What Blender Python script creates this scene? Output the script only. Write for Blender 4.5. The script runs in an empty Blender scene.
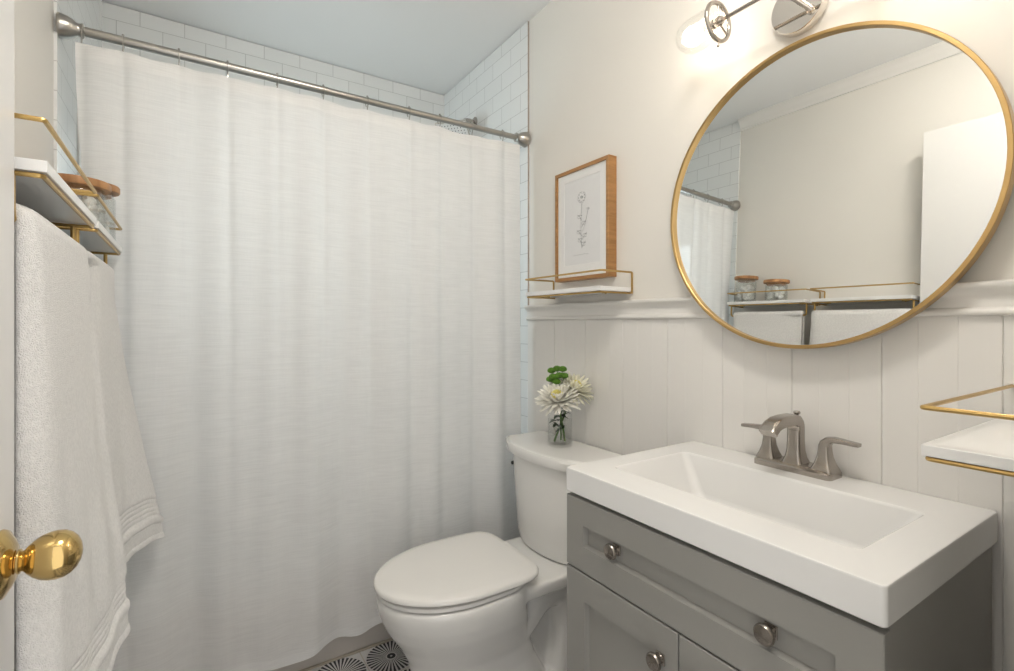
import bpy, bmesh, math, random
from mathutils import Vector, Matrix
random.seed(7)
S = bpy.context.scene
COL = S.collection
PI = math.pi

# ------------------------------------------------------------------ camera
EYE = 1.17
cd = bpy.data.cameras.new('camera'); cam = bpy.data.objects.new('camera', cd); COL.objects.link(cam)
cam.location = (0, 0, EYE)
cam.rotation_euler = (PI/2, 0, -math.radians(32.83))
cd.sensor_width = 36.0
cd.lens = 495.7/1014*36.0
cd.shift_y = -(335.5-323.6)/1014
cd.clip_start = 0.02
S.camera = cam

# ------------------------------------------------------------------ light
S.view_settings.view_transform = 'Standard'
S.view_settings.look = 'None'
S.view_settings.exposure = 0.18
S.view_settings.gamma = 1.0
S.view_settings.use_curve_mapping = False
world = bpy.data.worlds.new('world'); S.world = world
world.use_nodes = True
world.node_tree.nodes['Background'].inputs[0].default_value = (1.0, 0.985, 0.965, 1)
world.node_tree.nodes['Background'].inputs[1].default_value = 1.35
BULB = 20.0
FILL_DOME = 44.0  # strength of the added, out-of-view ceiling dome
DAYLIGHT = 9.5

# daylight outside the alcove window
dl = bpy.data.lights.new('window_daylight', 'AREA'); dlo = bpy.data.objects.new('window_daylight', dl); COL.objects.link(dlo)
dl.shape = 'RECTANGLE'; dl.size = 0.6; dl.size_y = 0.55; dl.energy = DAYLIGHT; dl.color = (0.95, 0.99, 1.0)
dlo.location = (-0.293-0.22, 2.25, 1.52); dlo.rotation_euler = (0, -PI/2, 0)

# room numbers (metres)
W, L, H = 1.227, -0.293, 2.464
YF, YT, YB = 0.10, 1.729, 2.548       # front wall face, tile edge, back wall face
DOORX = 0.50

# ------------------------------------------------------------------ materials
def new_mat(name):
    m = bpy.data.materials.new(name); m.use_nodes = True
    nt = m.node_tree; b = nt.nodes['Principled BSDF']
    return m, nt, b

def mat(name, col, rough=0.5, metal=0.0, spec=0.5, bump=None, coat=0.0, var=None, **kw):
    """bump = (scale, strength[, stretch xyz]); var = (scale, amount[, stretch])"""
    m, nt, b = new_mat(name)
    b.inputs['Base Color'].default_value = (*col, 1)
    b.inputs['Roughness'].default_value = rough
    b.inputs['Metallic'].default_value = metal
    b.inputs['Specular IOR Level'].default_value = spec
    b.inputs['Coat Weight'].default_value = coat
    for k, v in kw.items():
        b.inputs[k.replace('_', ' ')].default_value = v
    def noise(scale, stretch):
        tc = nt.nodes.new('ShaderNodeTexCoord'); mp = nt.nodes.new('ShaderNodeMapping')
        mp.inputs['Scale'].default_value = stretch
        n = nt.nodes.new('ShaderNodeTexNoise'); n.inputs['Scale'].default_value = scale
        n.inputs['Detail'].default_value = 4
        nt.links.new(tc.outputs['Object'], mp.inputs[0]); nt.links.new(mp.outputs[0], n.inputs['Vector'])
        return n
    if bump:
        n = noise(bump[0], bump[2] if len(bump) > 2 else (1, 1, 1))
        bp = nt.nodes.new('ShaderNodeBump'); bp.inputs['Strength'].default_value = bump[1]
        bp.inputs['Distance'].default_value = 0.004
        nt.links.new(n.outputs[0], bp.inputs['Height']); nt.links.new(bp.outputs[0], b.inputs['Normal'])
    if var:
        n = noise(var[0], var[2] if len(var) > 2 else (1, 1, 1))
        r = nt.nodes.new('ShaderNodeValToRGB')
        a = var[1]
        r.color_ramp.elements[0].position = 0.35; r.color_ramp.elements[1].position = 0.65
        r.color_ramp.elements[0].color = (*[c*(1-a) for c in col], 1)
        r.color_ramp.elements[1].color = (*[min(1, c*(1+a)) for c in col], 1)
        nt.links.new(n.outputs[0], r.inputs[0]); nt.links.new(r.outputs[0], b.inputs['Base Color'])
    return m

def mat_tile(name, axis, phase):
    m, nt, b = new_mat(name)
    tc = nt.nodes.new('ShaderNodeTexCoord'); sp = nt.nodes.new('ShaderNodeSeparateXYZ'); cb = nt.nodes.new('ShaderNodeCombineXYZ')
    nt.links.new(tc.outputs['Object'], sp.inputs[0])
    ad = nt.nodes.new('ShaderNodeMath'); ad.operation = 'ADD'; ad.inputs[1].default_value = phase
    nt.links.new(sp.outputs[axis], ad.inputs[0]); nt.links.new(ad.outputs[0], cb.inputs[0])
    az = nt.nodes.new('ShaderNodeMath'); az.operation = 'ADD'; az.inputs[1].default_value = 0.0025+0.0775
    nt.links.new(sp.outputs[2], az.inputs[0]); nt.links.new(az.outputs[0], cb.inputs[1])
    br = nt.nodes.new('ShaderNodeTexBrick')
    br.offset = 0.5
    br.inputs['Scale'].default_value = 1.0
    br.inputs['Brick Width'].default_value = 0.155
    br.inputs['Row Height'].default_value = 0.0775
    br.inputs['Mortar Size'].default_value = 0.0012
    br.inputs['Mortar Smooth'].default_value = 0.2
    br.inputs['Color1'].default_value = (0.83, 0.84, 0.83, 1)
    br.inputs['Color2'].default_value = (0.80, 0.81, 0.80, 1)
    br.inputs['Mortar'].default_value = (0.55, 0.55, 0.54, 1)
    nt.links.new(cb.outputs[0], br.inputs['Vector'])
    nt.links.new(br.outputs['Color'], b.inputs['Base Color'])
    inv = nt.nodes.new('ShaderNodeMath'); inv.operation = 'SUBTRACT'; inv.inputs[0].default_value = 1
    nt.links.new(br.outputs['Fac'], inv.inputs[1])
    bp = nt.nodes.new('ShaderNodeBump'); bp.inputs['Strength'].default_value = 0.6; bp.inputs['Distance'].default_value = 0.002
    nt.links.new(inv.outputs[0], bp.inputs['Height']); nt.links.new(bp.outputs[0], b.inputs['Normal'])
    b.inputs['Roughness'].default_value = 0.18
    return m

def mat_glass(name, tint=(1, 1, 1), base=0.04, rough=0.0):
    """thin clear glass: see-through with a Fresnel reflection"""
    m = bpy.data.materials.new(name); m.use_nodes = True; nt = m.node_tree; nt.nodes.clear()
    o = nt.nodes.new('ShaderNodeOutputMaterial'); mx = nt.nodes.new('ShaderNodeMixShader')
    t = nt.nodes.new('ShaderNodeBsdfTransparent'); t.inputs[0].default_value = (*tint, 1)
    g = nt.nodes.new('ShaderNodeBsdfGlossy'); g.inputs['Roughness'].default_value = rough
    f = nt.nodes.new('ShaderNodeLayerWeight'); f.inputs[0].default_value = 0.25
    mm = nt.nodes.new('ShaderNodeMath'); mm.operation = 'MULTIPLY_ADD'; mm.inputs[1].default_value = 0.22; mm.inputs[2].default_value = base
    nt.links.new(f.outputs['Facing'], mm.inputs[0]); nt.links.new(mm.outputs[0], mx.inputs[0])
    nt.links.new(t.outputs[0], mx.inputs[1]); nt.links.new(g.outputs[0], mx.inputs[2]); nt.links.new(mx.outputs[0], o.inputs[0])
    return m

def mat_cloth(name, col, transl, clear=0.0):
    """sheer slubbed fabric: diffuse + translucent + a little see-through"""
    m = bpy.data.materials.new(name); m.use_nodes = True; nt = m.node_tree; nt.nodes.clear()
    o = nt.nodes.new('ShaderNodeOutputMaterial')
    tc = nt.nodes.new('ShaderNodeTexCoord')
    def noise(scale, st):
        mp = nt.nodes.new('ShaderNodeMapping'); mp.inputs['Scale'].default_value = st
        n = nt.nodes.new('ShaderNodeTexNoise'); n.inputs['Scale'].default_value = scale; n.inputs['Detail'].default_value = 3
        nt.links.new(tc.outputs['Object'], mp.inputs[0]); nt.links.new(mp.outputs[0], n.inputs['Vector']); return n
    n1 = noise(1.0, (14, 14, 330)); n2 = noise(1.0, (420, 420, 20))
    mx = nt.nodes.new('ShaderNodeMath'); mx.operation = 'MULTIPLY_ADD'; mx.inputs[1].default_value = 0.35
    nt.links.new(n2.outputs[0], mx.inputs[0]); nt.links.new(n1.outputs[0], mx.inputs[2])
    r = nt.nodes.new('ShaderNodeValToRGB')
    r.color_ramp.elements[0].position = 0.40; r.color_ramp.elements[1].position = 0.95
    r.color_ramp.elements[0].color = (*[c*0.945 for c in col], 1); r.color_ramp.elements[1].color = (*[min(.97, c*1.045) for c in col], 1)
    nt.links.new(mx.outputs[0], r.inputs[0])
    bp = nt.nodes.new('ShaderNodeBump'); bp.inputs['Strength'].default_value = 0.25; bp.inputs['Distance'].default_value = 0.001
    nt.links.new(mx.outputs[0], bp.inputs['Height'])
    d = nt.nodes.new('ShaderNodeBsdfDiffuse'); t = nt.nodes.new('ShaderNodeBsdfTranslucent'); c = nt.nodes.new('ShaderNodeBsdfTransparent')
    for s in (d, t):
        nt.links.new(r.outputs[0], s.inputs['Color']); nt.links.new(bp.outputs[0], s.inputs['Normal'])
    a = nt.nodes.new('ShaderNodeMixShader'); a.inputs[0].default_value = transl
    nt.links.new(d.outputs[0], a.inputs[1]); nt.links.new(t.outputs[0], a.inputs[2])
    b = nt.nodes.new('ShaderNodeMixShader'); b.inputs[0].default_value = clear
    nt.links.new(a.outputs[0], b.inputs[1]); nt.links.new(c.outputs[0], b.inputs[2]); nt.links.new(b.outputs[0], o.inputs[0])
    return m

def mat_wood(name, c1, c2, scale=(3, 3, 60), rough=0.45):
    m, nt, b = new_mat(name)
    tc = nt.nodes.new('ShaderNodeTexCoord'); mp = nt.nodes.new('ShaderNodeMapping'); mp.inputs['Scale'].default_value = scale
    n = nt.nodes.new('ShaderNodeTexNoise'); n.inputs['Scale'].default_value = 2.0; n.inputs['Detail'].default_value = 6
    r = nt.nodes.new('ShaderNodeValToRGB'); r.color_ramp.elements[0].color = (*c1, 1); r.color_ramp.elements[1].color = (*c2, 1)
    r.color_ramp.elements[0].position = .35; r.color_ramp.elements[1].position = .68
    nt.links.new(tc.outputs['Object'], mp.inputs[0]); nt.links.new(mp.outputs[0], n.inputs['Vector'])
    nt.links.new(n.outputs[0], r.inputs[0]); nt.links.new(r.outputs[0], b.inputs['Base Color'])
    b.inputs['Roughness'].default_value = rough
    return m

def mat_floor():
    """white cement tiles, each with a black sunburst"""
    m, nt, b = new_mat('sunburst_tile')
    N = nt.nodes.new
    tc = N('ShaderNodeTexCoord'); sp = N('ShaderNodeSeparateXYZ'); nt.links.new(tc.outputs['Object'], sp.inputs[0])
    def op(o, a, bb=None, c=None):
        n = N('ShaderNodeMath'); n.operation = o
        for i, v in enumerate((a, bb, c)):
            if v is None: continue
            if isinstance(v, (int, float)): n.inputs[i].default_value = v
            else: nt.links.new(v, n.inputs[i])
        return n.outputs[0]
    T = 0.176
    def cell(s, c0):
        t = op('DIVIDE', op('SUBTRACT', s, c0 - T/2), T)
        return op('MULTIPLY', op('SUBTRACT', op('FRACT', t), 0.5), T)
    x = cell(sp.outputs[0], 0.604); y = cell(sp.outputs[1], 1.688)
    r = op('SQRT', op('ADD', op('MULTIPLY', x, x), op('MULTIPLY', y, y)))
    ang = op('ARCTAN2', y, x)
    saw = op('ABSOLUTE', op('SUBTRACT', op('FRACT', op('MULTIPLY', ang, 34/(2*PI))), 0.5))
    width = op('MULTIPLY_ADD', r, 1.6, 0.16)
    ray = op('LESS_THAN', saw, width)
    ray = op('MULTIPLY', ray, op('MULTIPLY', op('GREATER_THAN', r, 0.019), op('LESS_THAN', r, 0.084)))
    hub = op('MULTIPLY', op('LESS_THAN', r, 0.015), op('GREATER_THAN', r, 0.004))
    blk = op('MAXIMUM', ray, hub)
    g = op('GREATER_THAN', op('MAXIMUM', op('ABSOLUTE', x), op('ABSOLUTE', y)), T/2-0.0015)
    mx = N('ShaderNodeMix'); mx.data_type = 'RGBA'
    mx.inputs['A'].default_value = (0.62, 0.61, 0.60, 1); mx.inputs['B'].default_value = (0.012, 0.013, 0.018, 1)
    nt.links.new(blk, mx.inputs['Factor'])
    m2 = N('ShaderNodeMix'); m2.data_type = 'RGBA'; m2.inputs['B'].default_value = (0.50, 0.46, 0.38, 1)
    nt.links.new(g, m2.inputs['Factor']); nt.links.new(mx.outputs['Result'], m2.inputs['A'])
    nt.links.new(m2.outputs['Result'], b.inputs['Base Color'])
    b.inputs['Roughness'].default_value = 0.35
    return m

def mat_emit(name, col, strength):
    m, nt, b = new_mat(name)
    b.inputs['Base Color'].default_value = (*col, 1)
    b.inputs['Emission Color'].default_value = (*col, 1); b.inputs['Emission Strength'].default_value = strength
    return m

M = {}
M['paint'] = mat('warm_white_wall_paint', (0.76, 0.735, 0.685), 0.55, bump=(220, 0.05), var=(1.5, 0.01))
M['ceil'] = mat('ceiling_paint', (0.90, 0.90, 0.89), 0.7, bump=(180, 0.06), var=(1.2, 0.01))
M['trim'] = mat('semi_gloss_trim_paint', (0.78, 0.76, 0.725), 0.32, var=(3, 0.01))
M['door'] = mat('white_door_paint', (0.72, 0.71, 0.69), 0.35, bump=(60, 0.03, (1, 1, .1)), var=(2, 0.01))
M['tileX'] = mat_tile('subway_tile_facing_room', 0, 0.0865)
M['tileY'] = mat_tile('subway_tile_side', 1, 0.0)
M['floor'] = mat_floor()
M['steel'] = mat('brushed_nickel', (0.43, 0.395, 0.36), 0.23, 1.0, bump=(90, 0.05, (1, 1, 8)))
M['knob'] = mat('aged_nickel_knob', (0.36, 0.325, 0.29), 0.25, 1.0, bump=(90, 0.05))
M['rod'] = mat('brushed_nickel_rod', (0.42, 0.40, 0.37), 0.28, 1.0, bump=(60, 0.06, (.2, 4, 4)))
M['polished'] = mat('polished_nickel', (0.78, 0.74, 0.69), 0.06, 1.0, var=(3, .02))
M['brass'] = mat('polished_brass', (0.62, 0.44, 0.18), 0.10, 1.0, var=(20, 0.05))
M['gold'] = mat('brushed_gold', (0.55, 0.37, 0.14), 0.33, 1.0, bump=(120, 0.05), var=(8, .05))
M['goldframe'] = mat('brushed_gold_frame', (0.55, 0.365, 0.155), 0.30, 1.0, bump=(150, 0.08), var=(8, .05))
M['mirror'] = mat('mirror_silver', (0.90, 0.91, 0.90), 0.0, 1.0)
M['ceramic'] = mat('white_vitreous_china', (0.78, 0.77, 0.745), 0.10, coat=0.3, var=(2, 0.008))
M['seat'] = mat('white_seat_plastic', (0.79, 0.775, 0.745), 0.22, var=(2, 0.008))
M['sink'] = mat('white_cultured_marble', (0.79, 0.785, 0.77), 0.22, coat=0.2, var=(2, 0.006))
M['grey'] = mat('grey_cabinet_paint', (0.285, 0.278, 0.257), 0.42, bump=(200, 0.03), var=(4, 0.015))
M['board'] = mat('white_lacquered_board', (0.82, 0.815, 0.80), 0.3, var=(4, .01))
M['towel'] = mat('white_terry', (0.88, 0.865, 0.84), 0.95, spec=0.1, bump=(620, 0.9), var=(170, 0.05), Sheen_Weight=0.3)
M['curtain'] = mat_cloth('sheer_white_linen', (0.88, 0.875, 0.865), 0.32, 0.025)
M['hem'] = mat_cloth('doubled_white_linen', (0.89, 0.885, 0.875), 0.25)
M['wood'] = mat_wood('acacia_wood', (0.26, 0.115, 0.04), (0.48, 0.25, 0.10), (30, 3, 3))
M['oak'] = mat_wood('honey_oak', (0.30, 0.145, 0.045), (0.42, 0.215, 0.075), (8, 8, 60))
M['paper'] = mat('drawing_paper', (0.78, 0.78, 0.78), 0.8, var=(30, .01))
M['matboard'] = mat('white_mat_board', (0.85, 0.845, 0.83), 0.8, var=(30, .01))
M['ink'] = mat('pencil_ink', (0.20, 0.20, 0.21), 0.8, var=(30, .1))
M['glass'] = mat_glass('clear_glass', (0.997, 0.999, 0.998))
M['pane'] = mat_glass('picture_pane', (1, 1, 1), 0.015)
M['jarglass'] = mat_glass('jar_glass', (0.96, 0.97, 0.965), 0.07)
M['water'] = mat_glass('water_clear', (0.988, 0.995, 0.988), 0.005)
M['winglass'] = mat_glass('window_pane', (0.9, 0.97, 1.0), 0.05)
M['bulb'] = mat_emit('lit_bulb', (1.0, 0.86, 0.70), BULB)
M['dome'] = mat_emit('fill_dome_glow', (1.0, 0.95, 0.88), FILL_DOME)  # glow of the added ceiling fill light
M['edge'] = mat('brown_caulk_edge', (0.40, 0.34, 0.29), 0.7, var=(20, .08))
M['dark'] = mat('dark_rubber', (0.03, 0.03, 0.03), 0.6, var=(20, .1))
M['cotton'] = mat('cotton_wool', (0.85, 0.84, 0.82), 0.95, bump=(300, .8), var=(60, .12))
M['petal'] = mat('cream_petals', (0.86, 0.84, 0.76), 0.6, var=(40, 0.08), Subsurface_Weight=0.0)
M['petal2'] = mat('pale_yellow_petals', (0.86, 0.84, 0.68), 0.6, var=(40, 0.08))
M['pollen'] = mat('yellow_flower_heart', (0.74, 0.66, 0.20), 0.7, var=(90, 0.15))
M['green'] = mat('lime_green_button', (0.10, 0.24, 0.02), 0.6, bump=(150, .6), var=(120, 0.35))
M['stem'] = mat('green_stem', (0.10, 0.20, 0.045), 0.5, var=(60, 0.2))
M['leaf'] = mat('dark_leaf', (0.030, 0.075, 0.022), 0.5, var=(60, 0.25))
M['tub'] = mat('tub_enamel', (0.62, 0.575, 0.525), 0.25, var=(2, 0.01))
M['grout'] = mat('beige_caulk', (0.42, 0.37, 0.30), 0.8, var=(20, .05))

# ------------------------------------------------------------------ geometry helpers
def box(bm, lo, hi, bev=0.0, seg=2):
    lo = Vector(lo); hi = Vector(hi)
    r = bmesh.ops.create_cube(bm, size=1.0)
    c = (lo+hi)/2; d = hi-lo
    for v in r['verts']:
        v.co = Vector((v.co.x*d.x, v.co.y*d.y, v.co.z*d.z)) + c
    if bev > 0:
        es = list({e for v in r['verts'] for e in v.link_edges})
        bmesh.ops.bevel(bm, geom=es, offset=bev, segments=seg, affect='EDGES', profile=0.5)
    return bm

def loft(bm, loops, cap0=True, cap1=True, closed=True):
    rows = [[bm.verts.new(p) for p in lp] for lp in loops]
    n = len(rows[0])
    for a, b in zip(rows, rows[1:]):
        for i in range(n if closed else n-1):
            j = (i+1) % n
            try: bm.faces.new((a[i], a[j], b[j], b[i]))
            except ValueError: pass
    if cap0: bm.faces.new(list(reversed(rows[0])))
    if cap1: bm.faces.new(rows[-1])
    return rows

def frame_axes(t):
    t = t.normalized()
    up = Vector((0, 0, 1)) if abs(t.z) < 0.95 else Vector((1, 0, 0))
    a = t.cross(up).normalized(); b = a.cross(t).normalized()
    return a, b

def tube(bm, pts, r, n=10, cap=True, closed=False, sx=1.0, sy=1.0):
    pts = [Vector(p) for p in pts]
    rr = r if isinstance(r, (list, tuple)) else [r]*len(pts)
    loops = []; pa = None
    for i, p in enumerate(pts):
        if closed: t = pts[(i+1) % len(pts)] - pts[i-1]
        elif i == 0: t = pts[1]-pts[0]
        elif i == len(pts)-1: t = pts[-1]-pts[-2]
        else: t = (pts[i+1]-p).normalized() + (p-pts[i-1]).normalized()
        t.normalize()
        if pa is None: a, b = frame_axes(t)
        else:
            a = (pa - t*pa.dot(t)).normalized(); b = a.cross(t).normalized()
        pa = a
        loops.append([p + (a*math.cos(2*PI*k/n)*sx + b*math.sin(2*PI*k/n)*sy)*rr[i] for k in range(n)])
    if closed:
        rows = loft(bm, loops, False, False)
        a, b = rows[-1], rows[0]
        for i in range(n): bm.faces.new((a[i], a[(i+1) % n], b[(i+1) % n], b[i]))
    else: loft(bm, loops, cap, cap)

def rounded(path, rad, n=6):
    """round the corners of a polyline"""
    path = [Vector(p) for p in path]; out = [path[0]]
    for a, p, b in zip(path, path[1:], path[2:]):
        u = (a-p); v = (b-p); r = min(rad, u.length*.45, v.length*.45)
        s = p+u.normalized()*r; e = p+v.normalized()*r
        for k in range(n+1):
            t = k/n; out.append(s*(1-t)**2 + p*2*t*(1-t) + e*t*t)
    out.append(path[-1]); return out

def lathe(bm, prof, origin, axis=(0, 0, 1), n=32, cap=True):
    """prof = [(radius, height along axis)]"""
    ax = Vector(axis).normalized(); a, b = frame_axes(ax); o = Vector(origin)
    loops = [[o + ax*h + (a*math.cos(2*PI*k/n) + b*math.sin(2*PI*k/n))*max(r, 1e-5) for k in range(n)] for r, h in prof]
    loft(bm, loops, cap, cap)

def rrect(x0, x1, y0, y1, r, z, n=5):
    out = []
    for cx, cy, a0 in ((x1-r, y1-r, 0), (x0+r, y1-r, PI/2), (x0+r, y0+r, PI), (x1-r, y0+r, 3*PI/2)):
        for k in range(n+1):
            a = a0 + PI/2*k/n
            out.append(Vector((cx+r*math.cos(a), cy+r*math.sin(a), z)))
    return out

def sphere(bm, c, r, u=16, v=10, sc=(1, 1, 1)):
    res = bmesh.ops.create_uvsphere(bm, u_segments=u, v_segments=v, radius=r)
    for q in res['verts']:
        q.co = Vector((q.co.x*sc[0], q.co.y*sc[1], q.co.z*sc[2])) + Vector(c)

def prism(bm, prof, y0, y1, f):
    """extrude a closed 2-D profile; f(p, t) gives the 3-D point"""
    loft(bm, [[f(p, y0) for p in prof], [f(p, y1) for p in prof]])

BASE = {}
def link(o, parent):
    COL.objects.link(o)
    if parent is not None: o.parent = parent

def thing(name, label, cat, loc, group=None):
    o = bpy.data.objects.new(name, None); o.empty_display_size = 0.05
    o.location = loc; COL.objects.link(o); BASE[o] = Vector(loc)
    o['label'] = label; o['category'] = cat
    if group: o['group'] = group
    return o

def obj(name, bm, m, parent=None, base=None, smooth=35, label=None):
    off = BASE.get(parent) if parent is not None else Vector(base or (0, 0, 0))
    if off is None: off = Vector((0, 0, 0))
    bmesh.ops.recalc_face_normals(bm, faces=bm.faces[:])
    lim = math.radians(smooth)
    for e in bm.edges:
        e.smooth = not (len(e.link_faces) == 2 and e.calc_face_angle(0) > lim)
    for f in bm.faces: f.smooth = True
    bmesh.ops.translate(bm, verts=bm.verts[:], vec=-off)
    me = bpy.data.meshes.new(name); bm.to_mesh(me); bm.free()
    me.materials.append(m)
    o = bpy.data.objects.new(name, me); link(o, parent)
    if parent is None: o.location = off
    BASE[o] = off
    if label: o['label'] = label
    if 25 < smooth < 90:
        wn = o.modifiers.new('flat_faces', 'WEIGHTED_NORMAL'); wn.keep_sharp = True; wn.weight = 100
    return o

def tag(o, label, cat, group=None, kind=None):
    o['label'] = label; o['category'] = cat
    if group: o['group'] = group
    if kind: o['kind'] = kind
    return o

def struct(name, bm, m, parent=None, smooth=30, label=None, cat=None):
    o = obj(name, bm, m, parent, smooth=smooth)
    if parent is None:
        o['kind'] = 'structure'
        if label: o['label'] = label
        if cat: o['category'] = cat
    return o

def B(): return bmesh.new()

# ------------------------------------------------------------------ the room
T = 0.12
struct('floor', box(B(), (L-T, YF-T, -0.08), (W+T, YB+T, 0)), M['floor'], label='floor of white tiles with black sunbursts', cat='floor')
struct('ceiling', box(B(), (L-T, YF-T, H), (W+T, YB+T, H+0.08)), M['ceil'], label='flat white painted ceiling', cat='ceiling')
struct('wall_right', box(B(), (W, YF-T, 0), (W+T, YB+T, H)), M['paint'], label='warm white wall behind the round mirror', cat='wall')
# the alcove window is in the left wall, past the curtain
WY0, WY1, WZ0, WZ1 = 2.04, 2.46, 1.25, 1.80
def holed(bm, x0, x1, ya, yb, z0, z1):
    box(bm, (x0, ya, z0), (x1, WY0, z1)); box(bm, (x0, WY1, z0), (x1, yb, z1))
    box(bm, (x0, WY0, z0), (x1, WY1, WZ0)); box(bm, (x0, WY0, WZ1), (x1, WY1, z1)); return bm
struct('wall_left', holed(B(), L-T, L, YF-T, YB+T, 0, H), M['paint'], label='warm white wall behind the hanging towels', cat='wall')
struct('wall_back', box(B(), (L, YB+0.008, 0), (W, YB+T, H)), M['paint'], label='wall at the back of the tub alcove', cat='wall')
struct('trim_1', box(B(), (L, YB, 0.36), (W, YB+0.008, H-0.004)), M['tileX'], label='white subway tile on the back of the tub alcove', cat='tiling')
struct('trim_2', box(B(), (W-0.007, YT, 0.0), (W, YB, H-0.004), 0.001, 1), M['tileY'], label='white subway tile on the alcove side by the shower head', cat='tiling')
struct('trim_3', holed(B(), L, L+0.007, YT, YB, 0.0, H-0.004), M['tileY'], label='white subway tile on the alcove side by the towels', cat='tiling')
struct('trim_8', box(B(), (W-0.0068, YT-0.0022, 1.2475), (W-0.0002, YT-0.0003, H-0.004)), M['edge'], label='thin brown caulk line at the tile edge', cat='trim')
# front wall with the doorway
bm = B()
box(bm, (DOORX, YF-T, 0), (W, YF, H)); box(bm, (L, YF-T, 2.07), (DOORX, YF, H)); box(bm, (L, YF-T, 0), (-0.215, YF, 2.07))
struct('wall_front', bm, M['paint'], label='wall beside the open doorway', cat='wall')
# window of the alcove
bm = B(); xa, xb = L-0.07, L+0.012
box(bm, (xa, WY0-0.03, WZ0-0.03), (xb, WY0, WZ1+0.03)); box(bm, (xa, WY1, WZ0-0.03), (xb, WY1+0.03, WZ1+0.03))
box(bm, (xa, WY0, WZ0-0.03), (xb, WY1, WZ0)); box(bm, (xa, WY0, WZ1), (xb, WY1, WZ1+0.03))
win = struct('window_1', bm, M['trim'], label='small window in the alcove behind the shower curtain', cat='window')
obj('window_pane', box(B(), (L-0.05, WY0, WZ0), (L-0.044, WY1, WZ1)), M['winglass'], win)
# wainscot: grooved boards on the mirror wall
prof = []
y = YT; pts = [(0.0, YF), (0.006, YF)]
k0 = 0.263; st = 0.0611
gs = []
for k in range(-2, 25):
    g = k0 + st*k
    if YF+0.01 < g < YT-0.012: gs.append((g, (0.0016, 0.003) if k % 3 == 0 else (0.0014, 0.0006)))
for g, (hw, dp) in gs:
    pts += [(0.006, g-hw), (0.006-dp, g), (0.006, g+hw)]
pts += [(0.006, YT-0.0005), (0.0, YT-0.0005)]
bm = B(); loft(bm, [[Vector((W-d, yy, z)) for d, yy in pts] for z in (0.0, 1.20)])
struct('trim_4', bm, M['trim'], smooth=20, label='white grooved wainscot boards on the mirror wall', cat='wainscot')
cap = [(0.0, 1.184), (0.013, 1.184), (0.0165, 1.188), (0.017, 1.193), (0.014, 1.198), (0.0105, 1.200), (0.010, 1.216), (0.012, 1.224),
       (0.019, 1.231), (0.024, 1.235), (0.026, 1.240), (0.025, 1.245), (0.021, 1.247), (0.0, 1.247)]
bm = B(); prism(bm, cap, YF, YT-0.0005, lambda p, t: Vector((W-p[0], t, p[1])))
struct('trim_5', bm, M['trim'], smooth=50, label='white moulded cap rail above the wainscot', cat='trim')
crown = [(0.0, H-0.062), (0.008, H-0.060), (0.010, H-0.045), (0.022, H-0.022), (0.034, H-0.010), (0.036, H), (0.0, H)]
bm = B(); prism(bm, crown, YF, YT, lambda p, t: Vector((L+p[0], t, p[1])))
struct('trim_6', bm, M['trim'], smooth=50, label='narrow crown moulding along the towel wall', cat='trim')
# jamb lining of the doorway
bm = B(); box(bm, (DOORX-0.012, YF-T-.006, 0), (DOORX-0.0005, YF-0.004, 2.06)); box(bm, (-0.2145, YF-T-.006, 2.058), (DOORX-0.0005, YF-.004, 2.0695))
struct('trim_7', bm, M['trim'], label='white jamb lining the doorway', cat='trim')

# the open door, flat along the left wall
DX = -0.173
door = struct('door_1', box(B(), (DX-0.035, YF+0.006, 0.012), (DX, 0.816, 2.058), 0.002, 2), M['door'], label='white slab door standing open against the left wall', cat='door')
kc = Vector((DX, 0.750, 0.908))
bm = B(); lathe(bm, [(0.0, 0.0), (0.036, 0.0), (0.037, 0.003), (0.035, 0.007), (0.026, 0.012), (0.019, 0.015), (0.0, 0.0155)], kc, (1, 0, 0), 40)
obj('rosette', bm, M['brass'], door, label='polished brass rosette')
bm = B(); lathe(bm, [(0.012, 0.013), (0.0105, 0.0155), (0.0132, 0.017), (0.0132, 0.0185), (0.0105, 0.020), (0.0115, 0.022), (0.0155, 0.025), (0.0200, 0.030), (0.0238, 0.036),
     (0.0260, 0.043), (0.0266, 0.049), (0.0255, 0.056), (0.0222, 0.062), (0.0170, 0.0668), (0.0100, 0.0700), (0.004, 0.0712), (0.0, 0.0713)], kc, (1, 0, 0), 40)
knob = obj('door_knob', bm, M['brass'], door, smooth=60, label='polished brass egg-shaped knob')
bm = B(); box(bm, (DX-0.030, 0.8155, 0.880), (DX-0.006, 0.8172, 0.945), 0.0006, 1)
obj('latch_plate', bm, M['brass'], door, label='brass latch plate')
for hz in (0.25, 1.05, 1.85):
    bm = B(); lathe(bm, [(0.0, 0), (0.006, 0), (0.006, 0.09), (0.0, 0.09)], (DX+0.005, YF+0.012, hz-0.045), (0, 0, 1), 12)
    obj('hinge', bm, M['brass'], door)

# unseen dome light, added to brighten the whole room
cl = thing('fill_dome_light', 'added dome fill light on the ceiling near the doorway, out of view', 'light fixture', (0.42, 0.40, H-0.09))
bm = B(); lathe(bm, [(0, 0), (.120, 0), (.122, -.004), (.120, -.022), (0, -.022)], (0.42, 0.40, H-0.0005), n=40)
obj('fill_dome_plate', bm, M['trim'], cl)
bm = B(); lathe(bm, [(.110, -.0225), (.130, -.030), (.138, -.048), (.125, -.072), (.090, -.090), (.045, -.098), (0, -.100)], (0.42, 0.40, H-0.0005), n=40)
obj('fill_dome', bm, M['dome'], cl, smooth=60, label='glowing dome added as fill light')

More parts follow.
